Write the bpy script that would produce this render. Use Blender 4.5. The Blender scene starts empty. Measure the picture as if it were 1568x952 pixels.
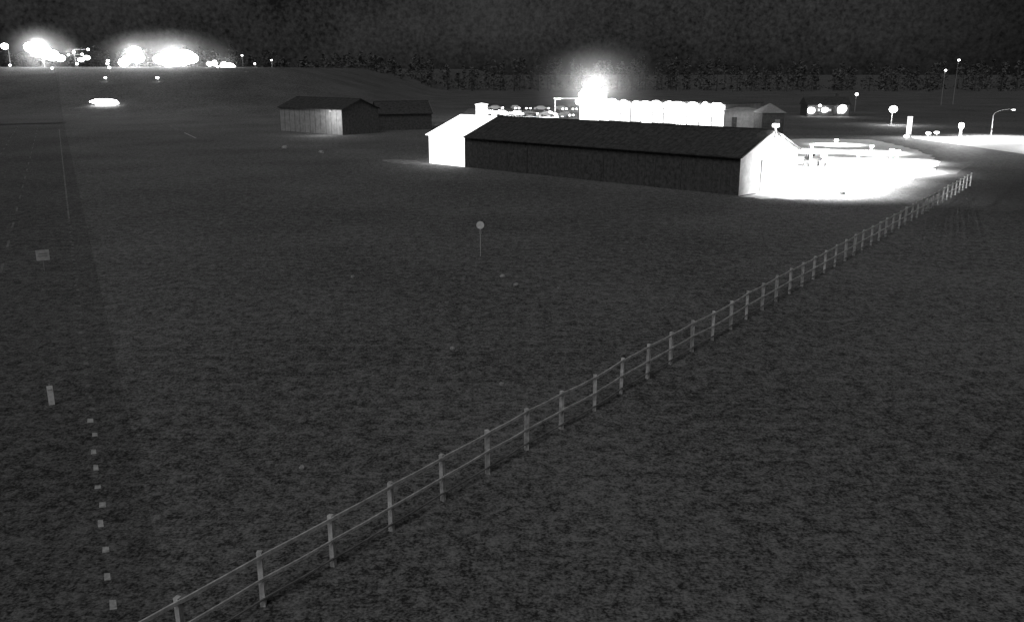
import bpy, math, random
from mathutils import Vector, Matrix
random.seed(7)
scene=bpy.context.scene
R=math.radians

# ------------------------------------------------------------ materials
def mat(name,col,rough=0.85,var=0.25,scale=3.0,emit=0.0,bump=0.0,metal=0.0,coord='Object',detail=8):
    m=bpy.data.materials.new(name); m.use_nodes=True
    nt=m.node_tree; N=nt.nodes; L=nt.links
    b=N['Principled BSDF']
    tc=N.new('ShaderNodeTexCoord')
    nz=N.new('ShaderNodeTexNoise'); nz.inputs['Scale'].default_value=scale; nz.inputs['Detail'].default_value=detail; nz.inputs['Roughness'].default_value=0.7
    L.new(tc.outputs[coord],nz.inputs['Vector'])
    mr=N.new('ShaderNodeMapRange')
    mr.inputs['From Min'].default_value=0.35; mr.inputs['From Max'].default_value=0.65
    mr.inputs['To Min'].default_value=col*(1-var); mr.inputs['To Max'].default_value=col*(1+var)
    L.new(nz.outputs['Fac'],mr.inputs['Value'])
    L.new(mr.outputs['Result'],b.inputs['Base Color'])
    b.inputs['Roughness'].default_value=rough
    b.inputs['Metallic'].default_value=metal
    b.inputs['Specular IOR Level'].default_value=0.2
    if emit>0:
        mr2=N.new('ShaderNodeMapRange')
        mr2.inputs['From Min'].default_value=0.3; mr2.inputs['From Max'].default_value=0.7
        mr2.inputs['To Min'].default_value=emit*0.75; mr2.inputs['To Max'].default_value=emit*1.25
        L.new(nz.outputs['Fac'],mr2.inputs['Value'])
        b.inputs['Emission Color'].default_value=(1,1,1,1)
        L.new(mr2.outputs['Result'],b.inputs['Emission Strength'])
    if bump>0:
        bp=N.new('ShaderNodeBump'); bp.inputs['Strength'].default_value=bump; bp.inputs['Distance'].default_value=0.1
        L.new(nz.outputs['Fac'],bp.inputs['Height']); L.new(bp.outputs['Normal'],b.inputs['Normal'])
    return m

def ground_mat(name='dry_grass_ground',gain=1.0):
    m=bpy.data.materials.new(name); m.use_nodes=True
    nt=m.node_tree; N=nt.nodes; L=nt.links; b=N['Principled BSDF']
    tc=N.new('ShaderNodeTexCoord')
    def noise(s,d,r):
        n=N.new('ShaderNodeTexNoise'); n.inputs['Scale'].default_value=s; n.inputs['Detail'].default_value=d; n.inputs['Roughness'].default_value=r
        L.new(tc.outputs['Object'],n.inputs['Vector']); return n.outputs['Fac']
    def math_(op,a,bv):
        n=N.new('ShaderNodeMath'); n.operation=op
        for i,x in enumerate((a,bv)):
            if isinstance(x,(int,float)): n.inputs[i].default_value=x
            else: L.new(x,n.inputs[i])
        return n.outputs[0]
    a=noise(13.0,2,0.6); c=noise(5.0,2,0.6); e=noise(1.5,3,.7); g=noise(0.06,3,0.6)
    s=math_('ADD',math_('MULTIPLY',a,0.6),math_('MULTIPLY',c,0.5))
    s=math_('ADD',s,math_('MULTIPLY',e,0.45))
    s=math_('ADD',s,math_('MULTIPLY',g,0.20))        # ~0.875 mean
    mr=N.new('ShaderNodeMapRange'); mr.inputs['From Min'].default_value=0.75; mr.inputs['From Max'].default_value=1.02
    mr.inputs['To Min'].default_value=0.03*gain; mr.inputs['To Max'].default_value=0.23*gain
    L.new(s,mr.inputs['Value'])
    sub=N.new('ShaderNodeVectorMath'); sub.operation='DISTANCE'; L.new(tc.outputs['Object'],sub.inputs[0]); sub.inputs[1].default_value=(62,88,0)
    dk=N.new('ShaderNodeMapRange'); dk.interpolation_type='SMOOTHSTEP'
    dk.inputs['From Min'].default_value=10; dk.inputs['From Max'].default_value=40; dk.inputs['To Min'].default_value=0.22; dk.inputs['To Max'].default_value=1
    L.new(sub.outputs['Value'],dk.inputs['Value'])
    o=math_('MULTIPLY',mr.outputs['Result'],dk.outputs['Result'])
    L.new(o,b.inputs['Base Color']); b.inputs['Roughness'].default_value=0.95; b.inputs['Specular IOR Level'].default_value=0.1
    bp=N.new('ShaderNodeBump'); bp.inputs['Strength'].default_value=0.6; bp.inputs['Distance'].default_value=0.08
    L.new(s,bp.inputs['Height']); L.new(bp.outputs['Normal'],b.inputs['Normal'])
    return m

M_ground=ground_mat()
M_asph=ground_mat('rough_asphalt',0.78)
M_dark=mat('dark_metal_siding',0.075,0.8,0.5,2.5,detail=10)
M_roof=mat('dark_metal_roof',0.058,0.8,0.55,2.2,detail=10)
M_seam=mat('dark_roof_seam',0.058,0.8,0.5,2)
M_seamw=mat('dark_wall_seam',0.07,0.8,0.5,2)
M_door=mat('dark_door_paint',0.072,0.8,0.5,2.5)
M_trim=mat('grey_trim',0.25,0.7,0.2,3)
M_wall=mat('light_siding',0.55,0.8,0.2,1.0)
M_wallg=mat('grey_siding',0.3,0.8,0.25,1.0)
M_lit=mat('emissive_white_panel',0.8,0.6,0.1,1.5,emit=2.2)  # glow put into the surface, stands in for floodlight on the shed bay
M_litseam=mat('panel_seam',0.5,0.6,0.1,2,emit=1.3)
M_lamp=mat('lamp_lens',0.9,0.3,0.05,2,emit=12)
M_glass=mat('lit_shop_glass',0.8,0.3,0.1,0.7,emit=2.6)
M_dim=mat('dim_lit_window',0.5,0.4,0.4,2,emit=0.5)
M_fence=mat('weathered_white_rail',0.56,0.7,0.4,3,bump=0.1)
M_fence2=mat('dark_lower_rail',0.2,0.7,0.5,2)  # bottom rail darker than the two above it
M_gravel=mat('pale_gravel',0.6,0.95,0.25,1.5,bump=0.3)
M_gravel_glow=mat('gravel_and_ground_glow',0.2,0.95,0.6,1.0,bump=0.3)  # parking lot gravel, also the painted glow beside the shed bay
M_drive=mat('dark_gravel',0.12,0.95,0.6,1.2,bump=0.3)  # darker gravel tone for the driveway
M_conc=mat('pale_concrete_road',0.6,0.9,0.15,1.5,bump=0.2)
M_paint=mat('worn_white_paint',0.15,0.8,0.6,1.5)
M_paint2=mat('fresher_white_paint',0.42,0.7,0.5,3)
M_refl=mat('reflective_sheeting',0.7,0.5,0.2,8)
M_signf=mat('faded_sign_face',0.45,0.6,0.3,4)
M_steel=mat('galvanised_steel',0.25,0.7,0.2,6)
M_rubber=mat('black_rubber',0.03,0.9,0.2,5)
M_cglass=mat('car_window_glass',0.03,0.1,0.1,3)
M_carw=mat('white_car_paint',0.7,0.35,0.05,3)
M_card=mat('dark_car_paint',0.08,0.35,0.05,3)
M_leaf=mat('conifer_foliage',0.12,0.95,0.4,0.4)
M_bark=mat('bark',0.08,0.95,0.3,3)
M_rock=mat('pale_rock',0.32,0.9,0.4,6,bump=0.5)

# ------------------------------------------------------------ builder
class B:
    def __init__(s): s.v=[];s.f=[];s.m=[];s.mats=[]
    def mi(s,m):
        if m not in s.mats: s.mats.append(m)
        return s.mats.index(m)
    def poly(s,pts,m):
        i=len(s.v); s.v+= [tuple(p) for p in pts]; s.f.append(tuple(range(i,i+len(pts)))); s.m.append(s.mi(m))
    def mesh(s,vs,fs,m):
        i=len(s.v); s.v+=[tuple(p) for p in vs]; k=s.mi(m)
        for f in fs: s.f.append(tuple(i+j for j in f)); s.m.append(k)
    def box(s,c,d,m,rz=0,rx=0):
        x,y,z=d[0]/2,d[1]/2,d[2]/2
        M=Matrix.Translation(c)@Matrix.Rotation(rz,4,'Z')@Matrix.Rotation(rx,4,'X')
        vs=[M@Vector(p) for p in [(-x,-y,-z),(x,-y,-z),(x,y,-z),(-x,y,-z),(-x,-y,z),(x,-y,z),(x,y,z),(-x,y,z)]]
        s.mesh(vs,[(0,3,2,1),(4,5,6,7),(0,1,5,4),(1,2,6,5),(2,3,7,6),(3,0,4,7)],m)
    def beam(s,p0,p1,w,h,m):
        p0=Vector(p0);p1=Vector(p1);d=(p1-p0).normalized(); side=d.cross(Vector((0,0,1)))
        if side.length<1e-3: side=Vector((1,0,0))
        side.normalize(); up=side.cross(d)
        vs=[]
        for p in (p0,p1):
            for a,b in ((-1,-1),(1,-1),(1,1),(-1,1)): vs.append(p+side*a*w/2+up*b*h/2)
        s.mesh(vs,[(0,1,2,3),(7,6,5,4),(0,4,5,1),(1,5,6,2),(2,6,7,3),(3,7,4,0)],m)
    def tube(s,pts,rs,m,n=10):
        vs=[];fs=[]
        for i,p in enumerate(pts):
            p=Vector(p); a=Vector(pts[max(i-1,0)]); b=Vector(pts[min(i+1,len(pts)-1)]); d=(b-a).normalized()
            x=d.cross(Vector((0,1,0.01))).normalized(); y=d.cross(x)
            for k in range(n):
                t=2*math.pi*k/n; vs.append(p+(x*math.cos(t)+y*math.sin(t))*rs[i])
        for i in range(len(pts)-1):
            for k in range(n): fs.append((i*n+k,i*n+(k+1)%n,(i+1)*n+(k+1)%n,(i+1)*n+k))
        fs.append(tuple(range(n-1,-1,-1))); fs.append(tuple((len(pts)-1)*n+k for k in range(n)))
        s.mesh(vs,fs,m)
    def ell(s,c,r,m,n=18,k=10,jit=0):
        vs=[];fs=[]
        for i in range(1,k):
            t=math.pi*i/k
            for j in range(n):
                p=2*math.pi*j/n; q=1+random.uniform(-jit,jit)
                vs.append((c[0]+r[0]*q*math.sin(t)*math.cos(p),c[1]+r[1]*q*math.sin(t)*math.sin(p),c[2]+r[2]*q*math.cos(t)))
        vs.append((c[0],c[1],c[2]+r[2])); vs.append((c[0],c[1],c[2]-r[2]))
        for i in range(k-2):
            for j in range(n): fs.append((i*n+j,(i+1)*n+j,(i+1)*n+(j+1)%n,i*n+(j+1)%n))
        T=len(vs)-2
        for j in range(n):
            fs.append((T,j,(j+1)%n)); fs.append((T+1,(k-2)*n+(j+1)%n,(k-2)*n+j))
        s.mesh(vs,fs,m)
    def done(s,name,loc=(0,0,0),rz=0,bevel=0):
        me=bpy.data.meshes.new(name); me.from_pydata(s.v,[],s.f); 
        for m in s.mats: me.materials.append(m)
        for p,k in zip(me.polygons,s.m): p.material_index=k
        me.update()
        o=bpy.data.objects.new(name,me); o.location=loc; o.rotation_euler=(0,0,rz); scene.collection.objects.link(o)
        if bevel:
            bv=o.modifiers.new('bevel','BEVEL'); bv.width=bevel; bv.segments=2
        return o

def lamp(name,kind,loc,power,parent=None,radius=0.3,target=None,size=None,blend=0.6):
    l=bpy.data.lights.new(name,kind); l.energy=power; l.color=(1,1,1); l.shadow_soft_size=radius
    o=bpy.data.objects.new(name,l); scene.collection.objects.link(o); o.location=loc
    if kind=='SPOT': l.spot_size=R(size); l.spot_blend=blend
    if target is not None:
        o.rotation_euler=(Vector(target)-Vector(loc)).to_track_quat('-Z','Y').to_euler()
    if parent is not None:
        o.parent=parent; o.matrix_parent_inverse=parent.matrix_basis.inverted()
    return o

# ------------------------------------------------------------ terrain
def ss(a,b,x):
    t=max(0,min(1,(x-a)/(b-a))); return t*t*(3-2*t)
def gh(x,y):
    return 13*ss(235,345,y)*ss(30,95,-x)
def build_ground():
    xs=[-1500,-1000,-700,-500,-400]+[-340+10*i for i in range(45)]+[160,250,400,700,1100,1500]
    ys=[-300,-100,0]+[50*i for i in range(1,4)]+[200+10*i for i in range(18)]+[420,500,700,1000,1500,2200]
    b=B(); vs=[(x,y,gh(x,y)) for y in ys for x in xs]; nx=len(xs)
    fs=[(j*nx+i,j*nx+i+1,(j+1)*nx+i+1,(j+1)*nx+i) for j in range(len(ys)-1) for i in range(nx-1)]
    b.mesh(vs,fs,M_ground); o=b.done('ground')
    for p in o.data.polygons: p.use_smooth=True
build_ground()

def jag(poly,n=6,a=0.5):
    out=[]
    for i in range(len(poly)):
        p=Vector(poly[i]);q=Vector(poly[(i+1)%len(poly)])
        for k in range(n):
            r=p.lerp(q,k/n); out.append((r.x+random.uniform(-a,a),r.y+random.uniform(-a,a)))
    return out

# highway (left), with worn lane lines
hd=Vector((-0.447,0.894)); hs=Vector((-0.894,-0.447)); h0=Vector((-10.3,20.1))
def hp(t,s,z):
    p=h0+hd*t+hs*s; return (p.x,p.y,gh(p.x,p.y)+z)
def strip(b,t0,t1,s0,s1,m,z=0.004,st=6):
    t=t0
    while t<t1:
        t2=min(t+st,t1); e=0.15 if t2>215 else 0
        b.poly([hp(t,s0,z+e),hp(t,s1,z+e),hp(t2,s1,z+e),hp(t2,s0,z+e)],m); t=t2
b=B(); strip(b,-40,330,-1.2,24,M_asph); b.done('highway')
b=B()
t=-14
while t<60:
    L=random.uniform(.28,.55); w=random.uniform(.06,.1)
    x=random.uniform(-.06,.06)
    b.poly([hp(t,-w+x,0.009),hp(t+.04,w+x,0.009),hp(t+L,w*.8+x,0.009),hp(t+L-.05,-w+x,0.009)],M_paint2 if t<11 else M_paint)
    t+=1.35+random.uniform(-.2,.2)
strip(b,60,190,-.07,.07,M_paint,0.009)
for k in range(20): strip(b,30+k*9,33+k*9,4,4.15,M_paint,0.009); strip(b,30+k*9,33+k*9,8,8.15,M_paint,0.009)
strip(b,10,190,12.0,12.15,M_paint,0.009)
b.done('road_lane_marking')
b=B(); strip(b,150,166,-22.2,-22.0,M_paint2,0.009); strip(b,176,192,-22.2,-22.0,M_paint,0.009); b.done('road_edge_line')

# gravel yard
yard=[(22.6,86.4),(26,84.9),(29.5,85.0),(33,87.2),(37,91.0),(42,97.5),(48.3,105.0),(53,112),(57,119.5),(61,130),(63,141),(64,152),(64,161),(54,163),(42,158),(33,140),(30.5,118),(29,104),(27,95)]
b=B(); b.poly([(x,y,0.004) for x,y in jag(yard)],M_gravel); b.done('gravel_yard')
b=B(); b.poly([(x,y,0.008) for x,y in jag([(49,104.5),(53,106.5),(66,126),(74,140),(72,147),(66,141),(58,121)],5,0.3)],M_drive); b.done('driveway')
b=B(); b.poly([(x,y,0.008) for x,y in jag([(-10.5,118.2),(-8,115.6),(-12,116.8),(-16,119.5),(-18,123.5),(-16,124.5),(-13,122.5)],4,0.3)],M_gravel_glow); b.done('ground_glow_patch')  # light spilling from the bay, painted as a paler ground patch
b=B()
b.poly([(73,163.4,0.012),(75.6,132.0,0.012),(100,105,0.012),(128,112,0.012),(87.8,154.4,0.012),(75.4,172,0.012)],M_conc)
b.done('side_road')

# ------------------------------------------------------------ fence
fd=Vector((0.5795,0.815)); fn=Vector((0.815,-0.5795)); f1=Vector((-4.495,19.82))
b=B(); sp=2.148
posts=[f1+fd*sp*(n-1)+fn*random.uniform(-.04,.04) for n in range(-7,45)]
jit=[random.uniform(-.035,.035) for _ in posts]
for p,j in zip(posts,jit):
    h=1.42+j; l=Vector((random.uniform(-.03,.03),random.uniform(-.03,.03)))
    b.beam((p.x,p.y,-.1),(p.x+l.x,p.y+l.y,h),.12,.12,M_fence)
for i in range(len(posts)-1):
    p,q=posts[i],posts[i+1]; o=fn*0.08
    for z,w,m in ((1.34,.09,M_fence),(0.75,.065,M_fence),(0.25,.04,M_fence2)):
        d1,d2=random.uniform(-.02,.02),random.uniform(-.02,.02)
        mid=(p+q)/2
        b.beam((p.x+o.x,p.y+o.y,z+jit[i]+d1),(mid.x+o.x,mid.y+o.y,z+(jit[i]+jit[i+1])/2-.015),0.04,w,m)
        b.beam((mid.x+o.x,mid.y+o.y,z+(jit[i]+jit[i+1])/2-.015),(q.x+o.x,q.y+o.y,z+jit[i+1]+d2),0.04,w,m)
b.done('post_and_rail_fence')

# ------------------------------------------------------------ big shed
def gable(name,loc,rz,L,W,E,H,wall,roof,seam,wseam,endwall=None,lit_to=0,ov=0.3,doors=True,ribs=1.0,rake=None):
    b=B(); ew=endwall or wall
    def wallseg(x0,x1,m):
        b.poly([(x0,0,0),(x1,0,0),(x1,0,E),(x0,0,E)],m)
        b.poly([(x1,W,0),(x0,W,0),(x0,W,E),(x1,W,E)],m)
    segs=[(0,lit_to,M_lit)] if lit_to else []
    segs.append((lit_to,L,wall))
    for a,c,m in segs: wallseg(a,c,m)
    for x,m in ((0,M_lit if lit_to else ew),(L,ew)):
        pts=[(x,0,0),(x,W,0),(x,W,E),(x,W/2,H),(x,0,E)]
        if x==0: pts.reverse()
        b.poly(pts,m)
    sl=(H-E)/(W/2)
    for a,c,m in segs:
        rm=roof if m is wall else m
        a2=a-(ov if a==0 else 0); c2=c+(ov if c==L else 0)
        ez=E-sl*ov
        for s in (0,1):
            y0=-ov if s==0 else W+ov
            p=[(a2,y0,ez+.06),(c2,y0,ez+.06),(c2,W/2,H+.06),(a2,W/2,H+.06)]
            b.poly(p if s==0 else p[::-1],rm)
            p2=[(x,y,z-.05) for x,y,z in p]; b.poly(p2[::-1] if s==0 else p2,rm)
            b.beam((a2,y0-.03,ez+.0),(c2,y0-.03,ez+.0),.05,.12,rm)
    n=int(L/ribs)
    for i in range(n+1):
        x=i*L/n
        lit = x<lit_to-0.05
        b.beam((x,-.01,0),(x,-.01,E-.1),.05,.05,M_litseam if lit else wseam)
        for s in (0,1):
            y0=-ov if s==0 else W+ov
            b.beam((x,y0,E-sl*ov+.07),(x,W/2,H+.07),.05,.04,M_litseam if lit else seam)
    b.beam((-ov if not lit_to else lit_to,W/2,H+.1),(L+ov,W/2,H+.1),.3,.06,seam)
    for k in range(-1,2,2):
        b.beam((L+.03+ov,W/2,H+.03),(L+.03+ov,W/2+k*(W/2+ov),E-sl*ov+.03),.05,.12,rake or seam)
    if doors:
        for x in (L*.35,L*.6,L*.82):
            b.box((x,-.05,1.5),(3.2,.08,3.0),M_door)
            for dx in (-1.6,0,1.6): b.box((x+dx,-.1,1.5),(.06,.04,3.0),wseam)
        b.box((L+.05,W*.5,1.6),(.08,3.6,3.2),M_wallg); b.box((L+.07,W*.82,1.05),(.08,1.0,2.1),M_wallg)
    return b.done(name,loc,rz)
rzs=math.atan2(-.6899,.7238)
shed=gable('metal_shed',(-10.96,119.1,0),rzs,45.95,12,3.85,6.08,M_dark,M_roof,M_seam,M_seamw,endwall=M_wall,lit_to=6.8)  # end bay glows by itself in place of a floodlight on it
bx=B()
bx.beam((0,0,-.9),(0,0,.35),.16,.16,M_refl); bx.box((0.1,-.25,.3),(.55,.4,.3),M_lamp)
fl=bx.done('gable_floodlight',(26.65,91.25,6.3),rzs)
lamp('gable_flood_bulb','SPOT',(28.2,91.5,6.3),16000,fl,.3,target=(33,95,0),size=150,blend=.5)

bz=math.atan2(-13.1,15.1)
barn=gable('farm_barn',(-47.3,184.8,0),bz,20,9,4.8,6.6,M_wallg,M_roof,M_seam,M_seamw,endwall=M_dark,doors=False,ribs=1.6,rake=M_seamw)
wl=B(); wl.box((0,0,0),(.35,.3,.25),M_steel); wl.box((0,-.12,-.14),(.28,.2,.06),M_dim)
w=wl.done('wall_lamp',(-34.6,173.2,4.5),bz)
lamp('wall_lamp_bulb','POINT',(-35.6,170.4,3.6),800,w,.3)
sh2=gable('storage_shed',(-27.3,185.5,0),math.atan2(9.5,9.1)*0.35,11,9,3.4,5.6,M_dark,M_roof,M_seam,M_seamw,doors=False,ribs=5.5,rake=M_trim)

# ------------------------------------------------------------ lit shop row
def shop(name,p0,p1,Ht,bays,tall):
    p0=Vector(p0);p1=Vector(p1); L=(p1-p0).length; rz=math.atan2(p1.y-p0.y,p1.x-p0.x); D=12
    b=B(); w=L/bays
    b.box((L/2,D/2+.2,Ht/2),(L,D,Ht),M_wallg)
    b.box((L/2,D/2,Ht+.15),(L+.8,D+.9,.3),M_dark)
    for i in range(bays):
        x=i*w+w/2; hh=random.uniform(.8,.92)
        b.box((x,.16,Ht*.5),(w*.92,.1,Ht*hh),M_glass)
        b.box((x,.09,Ht*.5),(.06,.08,Ht*.84),M_trim)
        b.box((x,.07,Ht*.42),(w*.85,.05,.06),M_trim)
        b.box((i*w,.05,Ht/2),(random.uniform(.12,.3),.3,Ht),M_wallg)
        if i>2:
            for k in range(random.choice((1,2))):
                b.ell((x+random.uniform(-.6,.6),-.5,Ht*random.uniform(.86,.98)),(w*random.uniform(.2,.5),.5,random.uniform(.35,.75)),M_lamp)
        b.beam((x,-.5,Ht*.9),(x,.3,Ht*.9),.08,.08,M_steel)
    b.box((3.2,1.0,tall/2),(6.4,3.0,tall-.01),M_lit)
    b.box((3.2,1.0,tall+.12),(6.9,3.5,.25),M_trim)
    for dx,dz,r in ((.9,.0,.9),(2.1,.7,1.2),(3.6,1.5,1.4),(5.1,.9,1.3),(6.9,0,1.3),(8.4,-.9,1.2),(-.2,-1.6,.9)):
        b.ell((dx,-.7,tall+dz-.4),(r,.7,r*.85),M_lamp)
    b.beam((3.3,.2,tall),(3.3,.2,tall+1.9),.15,.15,M_steel)
    return b.done(name,(p0.x,p0.y,0),rz)
sp_=shop('lit_storefront',(17.1,225),(44.5,190),5.0,13,6.4)
lamp('storefront_bulb','POINT',(19.9,219.5,7.6),18000,sp_,.8)
lamp('storefront_bulb','POINT',(34,196,6.5),2500,sp_,.6)
def bloom_halo(name,c,r,d):  # added scattering volume that stands in for camera bloom around lamps
    m=bpy.data.materials.new('bloom_halo'); m.use_nodes=True; nt=m.node_tree; N=nt.nodes; L=nt.links
    N.remove(N['Principled BSDF']); o=N['Material Output']
    vs=N.new('ShaderNodeVolumeScatter'); vs.inputs['Color'].default_value=(1,1,1,1); vs.inputs['Anisotropy'].default_value=0.1
    tc=N.new('ShaderNodeTexCoord'); ln=N.new('ShaderNodeVectorMath'); ln.operation='LENGTH'; L.new(tc.outputs['Object'],ln.inputs[0])
    mr=N.new('ShaderNodeMapRange'); mr.interpolation_type='SMOOTHSTEP'
    mr.inputs['From Min'].default_value=.15; mr.inputs['From Max'].default_value=1; mr.inputs['To Min'].default_value=d; mr.inputs['To Max'].default_value=0
    L.new(ln.outputs['Value'],mr.inputs['Value']); L.new(mr.outputs['Result'],vs.inputs['Density']); L.new(vs.outputs[0],o.inputs['Volume'])
    b=B(); b.ell((0,0,0),(1,1,1),m,24,14); ob=b.done(name,c); ob.scale=r; return ob
bloom_halo('bloom_halo',(20,218,8.3),(19,8,12),.02)

def hip(name,loc,rz,L,W,E,H,wall,roof,win=True):
    b=B(); b.box((L/2,W/2,E/2),(L,W,E),wall)
    o=.35; k=min(L,W)/2
    r0=(k,W/2,H); r1=(L-k+.01,W/2,H)
    c=[(-o,-o,E),(L+o,-o,E),(L+o,W+o,E),(-o,W+o,E)]
    b.mesh(c+[r0,r1],[(0,1,5,4),(1,2,5),(2,3,4,5),(3,0,4),(3,2,1,0)],roof)
    if win:
        b.box((L*.3,-.03,E*.35),(1.0,.06,E*.65),M_door); b.box((L*.7,-.03,E*.55),(1.0,.06,1.0),M_wallg)
        b.box((L*.7,-.06,E*.55),(.06,.05,1.0),M_trim)
    return b.done(name,loc,rz)
o=hip('outbuilding',(43.8,187.5,0),-.25,7.2,5,3.8,4.5,M_wallg,M_wallg)
lamp('outbuilding_bulb','POINT',(46,181,4),500,o,.2)
hip('garden_pavilion',(48.6,176,0),.1,4.4,4.4,3.9,5.7,M_dark,M_trim)
h=hip('attendant_booth',(-9.8,246,0),0,3.0,3.0,2.9,3.3,M_lit,M_lit,False)

# ------------------------------------------------------------ cars
def car(name,loc,rz,paint,lights=True,s=1.0):
    b=B()
    prof=[(-2.2,.35),(-2.25,.75),(-2.1,.95),(-1.5,1.0),(-1.0,1.42),(.35,1.45),(1.05,1.0),(1.95,.88),(2.2,.7),(2.22,.35)]
    n=len(prof); vs=[]
    for sgn in (-1,1):
        for x,z in prof: 
            y=.9 if z<1.05 else .68
            vs.append((x,sgn*y,z))
    fs=[tuple(range(n)),tuple(range(2*n-1,n-1,-1))]+[(i,i+n,(i+1)%n+n,(i+1)%n) for i in range(n)]
    b.mesh(vs,fs,paint)
    b.box((-.3,0,1.2),(1.45,1.53,.3),M_cglass)
    for x in (-1.35,1.4):
        for y in (-.86,.86):
            b.tube([(x,y-.1,.33),(x,y+.1,.33)],[.33,.33],M_rubber,14); b.tube([(x,y-.12,.33),(x,y+.12,.33)],[.18,.18],M_steel,10)
    if lights:
        for y in (-.62,.62):
            b.ell((2.2,y,.68),(.12,.28,.2),M_lamp,10,6)
    b.box((-2.26,0,.7),(.05,1.5,.14),M_trim)
    o=b.done(name,loc,rz,bevel=.04); o.scale=(s,s,s); return o
for i,(x,y,r,m) in enumerate([(-5.6,247,-1.2,M_carw),(-2.6,246,-.4,M_carw),(1.5,244,-1.2,M_carw),(4.6,243,-.25,M_card),(9.6,240,-.5,M_carw),(14,236,-.9,M_carw),
      (-5,281,-.3,M_carw),(1,280,-1.3,M_carw),(4.4,279,-1.3,M_card),(9,277,-.2,M_carw),(15,275,-1.2,M_carw),(18,274,-1.2,M_card)]):
    car('parked_car',(x,y,0),r,m)
b=B(); b.poly([(-14,230,.004),(30,205,.004),(34,214,.004),(26,292,.004),(-14,292,.004)],M_gravel_glow); b.done('parking_lot')

# ------------------------------------------------------------ lamps & masts
def street_lamp(name,loc,h,arm,rz,power,lensr=(.5,.25,.15)):
    b=B()
    pts=[(0,0,0),(0,0,h*.6)]
    for i in range(7):
        t=i/6*math.pi/2
        pts.append((arm*(1-math.cos(t)),0,h*.8+h*.2*math.sin(t)))
    b.tube(pts,[.1,.09]+[.07-.005*i for i in range(7)],M_steel)
    b.tube([(0,0,0),(0,0,.25)],[.22,.2],M_steel)
    b.ell((arm+.2,0,h-.02),lensr,M_steel)
    b.ell((arm+.2,0,h-.08-lensr[2]*.3),(lensr[0]*.85,lensr[1]*.85,lensr[2]),M_lamp)
    o=b.done(name,loc,rz)
    bl=(loc[0]+math.cos(rz)*(arm+.2),loc[1]+math.sin(rz)*(arm+.2),loc[2]+h-.4)
    lamp('bulb','SPOT',bl,power,o,.2,target=(bl[0],bl[1]-.01,0),size=150,blend=.5)
    return o
def mast(name,x,y,heads,power=0):
    g=gh(x,y); b=B(); top=max(hz for _,hz,_,_ in heads)
    b.tube([(0,.3,-.3),(0,.3,top-g)],[.18,.08],M_steel)
    for dx,hz,rx,rz in heads:
        z=hz-g
        if abs(dx)>.2: b.beam((0,.3,z),(dx,.3,z),.12,.12,M_steel)
        b.box((dx,.35,z),(rx*1.1,.3,rz*1.1),M_steel)
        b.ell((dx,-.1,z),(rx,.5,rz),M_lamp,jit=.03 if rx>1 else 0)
    o=b.done(name,(x,y,g))
    if power: lamp('bulb','POINT',(x,y-2.5,top),power,o,.6)
    return o
def yard_fill_light(x,y,h,power,cone=152):  # low posts added only to fill the yard with light
    b=B(); b.tube([(0,0,0),(0,0,h)],[.05,.035],M_refl,8); b.box((0,0,h),(.5,.08,.08),M_refl)
    for dx in (-.18,.18): b.box((dx,-.12,h-.05),(.22,.18,.16),M_lamp,0,.5)
    o=b.done('yard_fill_light',(x,y,0))
    lamp('bulb','SPOT',(x,y-.4,h-.15),power,o,.15,target=(x,y-.4,0),size=cone,blend=.35); return o
for x,y,h_,p,c in ((32.5,93.5,3.4,60000,152),(39,101,3.0,60000,155),(46.5,110,2.6,60000,157),(37,111,2.2,60000,159),
        (52,121,1.5,80000,165),(43,123,1.5,80000,165),(54,135,1.0,90000,169),(46,138,1.0,90000,169),(54,150,.8,90000,170)):
    yard_fill_light(x,y,h_,p,c)
b=B(); b.box((0,0,.15),(.5,.4,.3),M_steel); b.box((-.1,.0,.34),(.4,.3,.08),M_lamp); o=b.done('gable_fill_light',(33,88.5,0),.6)  # lamp added just to brighten the shed's gable wall
lamp('bulb','SPOT',(32.6,88.8,.7),9000,o,.3,target=(27.5,93.3,2.6),size=110,blend=.8)

street_lamp('street_lamp',(86.5,163,0),5.2,3.3,0.0,60000,lensr=(.4,.2,.1))
street_lamp('street_lamp',(99,132,0),8,2.5,2.6,160000)
b=B(); b.box((0,0,1.7),(.75,.5,3.2),M_lit); b.box((0,0,.06),(1.1,.8,.12),M_conc); b.box((0,0,3.36),(.8,.55,.1),M_lit); b.done('lit_pillar_sign',(75.8,172.5,0),0,.03)
b=B(); b.tube([(0,0,0),(0,0,1.6)],[.24,.2],M_lit); b.ell((0,0,2.1),(.5,.45,.6),M_lamp); b.tube([(0,0,2.6),(0,0,2.7)],[.3,.1],M_steel); o=b.done('bollard_lamp',(82.5,166,0))
lamp('bulb','SPOT',(81.0,164,2.4),40000,o,.3,target=(80,163,0),size=155,blend=.4)
for x,y in ((70,160),(77.5,168),(80,170)):
    b=B(); b.tube([(0,0,0),(0,0,.5)],[.12,.1],M_refl); b.ell((0,0,.6),(.5,.3,.22),M_lamp); b.tube([(0,0,.8),(0,0,.88)],[.25,.08],M_steel); b.done('path_light',(x,y,0))
mast('lamp_post',86,205,[(0,3.4,.95,.75)],3000)
mast('lamp_post',102,270,[(0,5.0,.45,.4)],0)
mast('lamp_post',160,330,[(0,15.3,.4,.3)],0)
mast('lamp_post',151,320,[(0,11.8,.35,.3)],0)
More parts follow.
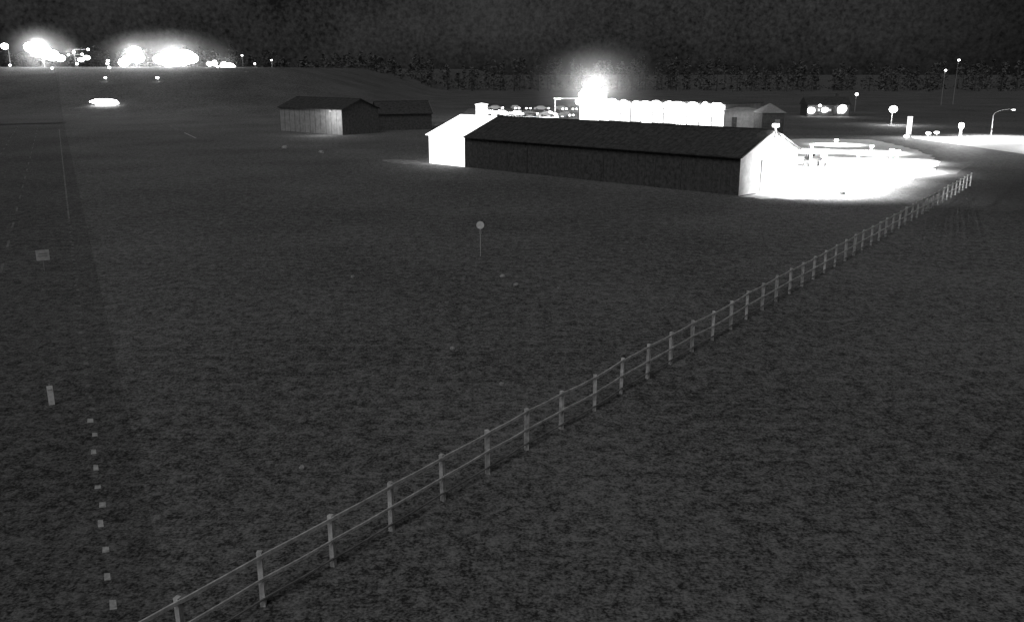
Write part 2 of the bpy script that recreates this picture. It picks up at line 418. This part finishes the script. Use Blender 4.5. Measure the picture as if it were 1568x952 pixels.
def house(name,loc,rz,L=11,W=7,E=3,H=5):
    b=B(); b.box((L/2,W/2,E/2),(L,W,E),M_dark)
    o=.4
    b.mesh([(-o,-o,E-.1),(L+o,-o,E-.1),(L+o,W+o,E-.1),(-o,W+o,E-.1),(-o,W/2,H),(L+o,W/2,H)],[(0,1,5,4),(2,3,4,5),(3,0,4),(1,2,5),(3,2,1,0)],M_roof)
    b.box((L*.8,W*.6,H),(.7,.7,1.6),M_dark)
    for x,w,hh,m in ((1.0,1.3,1.3,M_lamp),(3.0,.5,.7,M_dim),(4.4,1.1,1.0,M_lamp),(6.0,.5,.6,M_dim),(8.8,1.6,1.5,M_lamp)):
        b.box((x,-.04,1.6),(w+.2,.06,hh+.2),M_door); b.box((x,-.09,1.6),(w,.06,hh),m); b.box((x,-.13,1.6),(.06,.04,hh),M_trim)
    b.box((7.2,-.04,1.05),(.8,.07,2.1),M_door)
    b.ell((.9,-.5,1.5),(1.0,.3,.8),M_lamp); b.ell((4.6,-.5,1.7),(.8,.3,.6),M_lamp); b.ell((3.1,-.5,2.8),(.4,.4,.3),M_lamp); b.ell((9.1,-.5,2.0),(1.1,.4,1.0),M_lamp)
    return b.done(name,loc,rz)
house('farm_house',(79,243,0),-.05)
b=B(); b.box((0,0,4.7),(6.8,3,.24),M_dim)
for dx in (-3,3):
    for dy in (-1.2,1.2): b.box((dx,dy,2.2),(.14,.14,4.4),M_dark)
o=b.done('lit_forecourt_canopy',(14.4,241,0),0,.05)
lamp('bulb','SPOT',(13,239.5,4.2),25000,o,.5,target=(6,242,0),size=150,blend=.6)  # bare spot added to brighten the parked cars
lamp('bulb','SPOT',(-4,242,4.2),12000,bpy.data.objects['attendant_booth'],.5,target=(-3,243,0),size=150,blend=.6)  # second added spot for the cars, not a booth fixture

# lights on the rise, upper left
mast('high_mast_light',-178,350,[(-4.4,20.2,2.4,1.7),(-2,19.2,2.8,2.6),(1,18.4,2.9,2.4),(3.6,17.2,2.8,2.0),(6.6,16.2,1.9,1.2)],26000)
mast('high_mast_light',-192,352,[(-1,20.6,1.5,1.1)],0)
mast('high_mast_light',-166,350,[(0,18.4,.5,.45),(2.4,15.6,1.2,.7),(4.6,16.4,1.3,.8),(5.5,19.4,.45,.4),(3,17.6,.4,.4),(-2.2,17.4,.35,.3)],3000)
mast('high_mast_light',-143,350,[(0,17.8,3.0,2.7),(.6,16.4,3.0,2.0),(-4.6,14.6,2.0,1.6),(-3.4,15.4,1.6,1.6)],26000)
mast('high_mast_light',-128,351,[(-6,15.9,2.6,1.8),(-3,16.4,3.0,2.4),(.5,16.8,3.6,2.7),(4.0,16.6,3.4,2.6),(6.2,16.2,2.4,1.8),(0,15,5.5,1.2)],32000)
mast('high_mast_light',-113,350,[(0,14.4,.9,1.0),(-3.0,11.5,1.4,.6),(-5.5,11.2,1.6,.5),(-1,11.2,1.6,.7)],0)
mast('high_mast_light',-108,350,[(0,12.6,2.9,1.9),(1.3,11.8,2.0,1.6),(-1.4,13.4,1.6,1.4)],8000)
bloom_halo('bloom_halo',(-131,348,16),(34,7,13),.016)
bloom_halo('bloom_halo',(-177,347,18),(18,7,12),.016)
def shelter(name,x,y,L):
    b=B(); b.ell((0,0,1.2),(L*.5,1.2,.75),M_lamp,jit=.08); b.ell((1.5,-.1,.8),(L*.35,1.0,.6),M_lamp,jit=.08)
    for dx in (-L*.35,0,L*.35): b.box((dx,.6,.9),(.2,.2,1.8),M_steel)
    b.box((0,.2,2.15),(L*.8,2.6,.12),M_dark)
    return b.done(name,(x,y,gh(x,y)))
shelter('lit_bus_shelter',-117.5,262,8)
for x,y,zz,r in ((-163,345,13.3,.35),(-150,342,15.2,.4),(-152,346,11,.4),(-122,342,12.6,.8),(-125,342,12.4,.9),(-129,342,12.2,.7),(-160,320,9,.3),(-141,322,8.6,.35),(-95,340,14,.25),(-104,325,9.8,.3),(-180,330,8.6,.3),(-116,300,6,.35),(-133,300,6,.3),(-111,338,11.4,.8),(-98,335,17,.22),(-90,345,15.4,.2)):
    mast('yard_lamp_post',x,y,[(0,max(zz,gh(x,y)+1.2),r*1.4,r)],0)

# ------------------------------------------------------------ signs & markers
b=B(); b.box((0,0,.42),(.06,.05,.84),M_steel); b.box((0,-.04,.4),(.2,.03,.74),M_refl); b.box((0,-.06,.62),(.16,.01,.05),M_paint2)
b.done('delineator_post',(-17.07,30.85,0),.5)
b=B(); b.tube([(0,0,0),(0,0,1.2)],[.035,.035],M_steel,8)
b.box((0,-.05,1.0),(.74,.03,.66),M_signf); b.box((0,-.07,.95),(.5,.012,.05),M_trim); b.box((0,-.07,1.1),(.45,.012,.05),M_trim)
b.done('road_sign',(-28.9,53.6,0),.5,.01)
b=B(); b.tube([(0,0,0),(0,0,2.3)],[.028,.028],M_signf,8); b.tube([(0,-.03,2.1),(0,-.06,2.1)],[.26,.26],M_refl,18); b.box((0,-.02,1.62),(.16,.03,.24),M_trim)
b.done('marker_sign',(-2.1,58.1,0))
for x,y,r in ((-.55,51.8,.18),(.23,49.6,.17),(2.6,49,.08),(-2.64,37.6,.13),(-.41,33,.11),(-9.54,51.8,.13),(-6.53,25.4,.11),(-28.4,133.5,.4),(-35.7,141.3,.45)):
    b=B(); b.ell((0,0,r*.45),(r*1.1,r*.9,r*.7),M_rock,9,6,.18); b.done('pale_rock',(x,y,0),random.random()*3)

b=B()
b.box((.9,0,.95),(1.5,.6,.55),M_card); b.box((-.2,0,.7),(1.2,.8,.3),M_card); b.box((-.5,0,1.15),(.5,.5,.12),M_rubber); b.box((-.75,0,1.4),(.1,.5,.5),M_rubber)
for y in (-.55,.55):
    b.tube([(-.6,y-.15,.65),(-.6,y+.15,.65)],[.65,.65],M_rubber,18); b.tube([(1.3,y-.1,.38),(1.3,y+.1,.38)],[.38,.38],M_rubber,14)
    b.beam((-.85,y*.8,1),(-.85,y*.8,2.2),.07,.07,M_card)
b.beam((-.85,-.45,2.2),(-.85,.45,2.2),.07,.07,M_card)
b.tube([(.1,0,1.2),(-.1,0,1.5)],[.02,.02],M_rubber,6); b.tube([(-.02,0,1.5),(-.16,0,1.54)],[.2,.2],M_rubber,14)
b.done('garden_tractor',(38.6,114.6,0),.5,.02)

# ------------------------------------------------------------ distant woodland
def trees(name,specs):
    b=B()
    for x,y,h,w in specs:
        g=gh(x,y)
        b.tube([(x,y,g),(x,y,g+h*.9)],[.3,.08],M_bark,5)
        for i in range(110):
            t=random.random(); z=g+h*(.02+.98*t)
            rr=w*(1-t**1.6)*random.uniform(.1,1.1); a=random.uniform(0,6.283)
            c=Vector((x+rr*math.cos(a),y+rr*math.sin(a),z)); s=random.uniform(.7,1.6)
            d=[Vector((random.uniform(-1,1),random.uniform(-1,1),random.uniform(-.7,.7)))*s for _ in range(3)]
            b.poly([c+q for q in d],M_leaf)
    return b.done(name)
sp=[]
for i in range(330):
    x=-390+i*2.4+random.uniform(-3,3); y=random.uniform(520,600)
    base=gh(x,y); n=math.sin(x*.021)*2+math.sin(x*.067+1)*1.3
    sp.append((x,y,(8 if base>6 else 15)+n+random.uniform(-3,3),random.uniform(3.5,6.5)))
trees('distant_tree_line',sp)

# ------------------------------------------------------------ world + moonlight
w=bpy.data.worlds.new("World"); scene.world=w; w.use_nodes=True
nt=w.node_tree; N=nt.nodes; L=nt.links; bg=N['Background']
sky=N.new('ShaderNodeTexSky'); sky.sky_type='NISHITA'; sky.sun_disc=False; sky.sun_elevation=R(48); sky.sun_rotation=R(200)
bw=N.new('ShaderNodeRGBToBW'); L.new(sky.outputs[0],bw.inputs[0])
tc=N.new('ShaderNodeTexCoord')
def wn(s,d):
    n=N.new('ShaderNodeTexNoise'); n.inputs['Scale'].default_value=s; n.inputs['Detail'].default_value=d; n.inputs['Roughness'].default_value=.7
    L.new(tc.outputs['Generated'],n.inputs['Vector']); return n.outputs['Fac']
a=N.new('ShaderNodeMath'); a.operation='ADD'; L.new(wn(230,2),a.inputs[0]); L.new(wn(5,4),a.inputs[1])
mr=N.new('ShaderNodeMapRange'); mr.inputs['From Min'].default_value=.7; mr.inputs['From Max'].default_value=1.3; mr.inputs['To Min'].default_value=.3; mr.inputs['To Max'].default_value=1.7
L.new(a.outputs[0],mr.inputs['Value'])
mu=N.new('ShaderNodeMath'); mu.operation='MULTIPLY'; L.new(bw.outputs[0],mu.inputs[0]); L.new(mr.outputs[0],mu.inputs[1])
sx=N.new('ShaderNodeSeparateXYZ'); L.new(tc.outputs['Generated'],sx.inputs[0])   # town glow fades to the east
gl=N.new('ShaderNodeMapRange'); gl.interpolation_type='SMOOTHSTEP'; gl.inputs['From Min'].default_value=.3; gl.inputs['From Max'].default_value=.52; gl.inputs['To Min'].default_value=1; gl.inputs['To Max'].default_value=.45
L.new(sx.outputs['X'],gl.inputs['Value'])
m2=N.new('ShaderNodeMath'); m2.operation='MULTIPLY'; L.new(mu.outputs[0],m2.inputs[0]); L.new(gl.outputs[0],m2.inputs[1])
L.new(m2.outputs[0],bg.inputs['Color']); bg.inputs['Strength'].default_value=0.0038
sl=bpy.data.lights.new('moon','SUN'); sl.energy=0.92; sl.angle=R(35); sl.color=(1,1,1)
so=bpy.data.objects.new('moon',sl); scene.collection.objects.link(so)
so.rotation_euler=Vector((.3,.85,-1.0)).to_track_quat('-Z','Y').to_euler(); so.location=(0,-20,60)

# ------------------------------------------------------------ camera
cd=bpy.data.cameras.new('camera'); cam=bpy.data.objects.new('camera',cd); scene.collection.objects.link(cam)
cam.location=(0,0,12); cam.rotation_euler=(R(90-15.2),0,0); cd.sensor_width=36; cd.lens=1358/1568*36; cd.clip_end=4000; cd.clip_start=.1
scene.camera=cam
scene.view_settings.view_transform='Standard'; scene.view_settings.look='None'; scene.view_settings.exposure=0
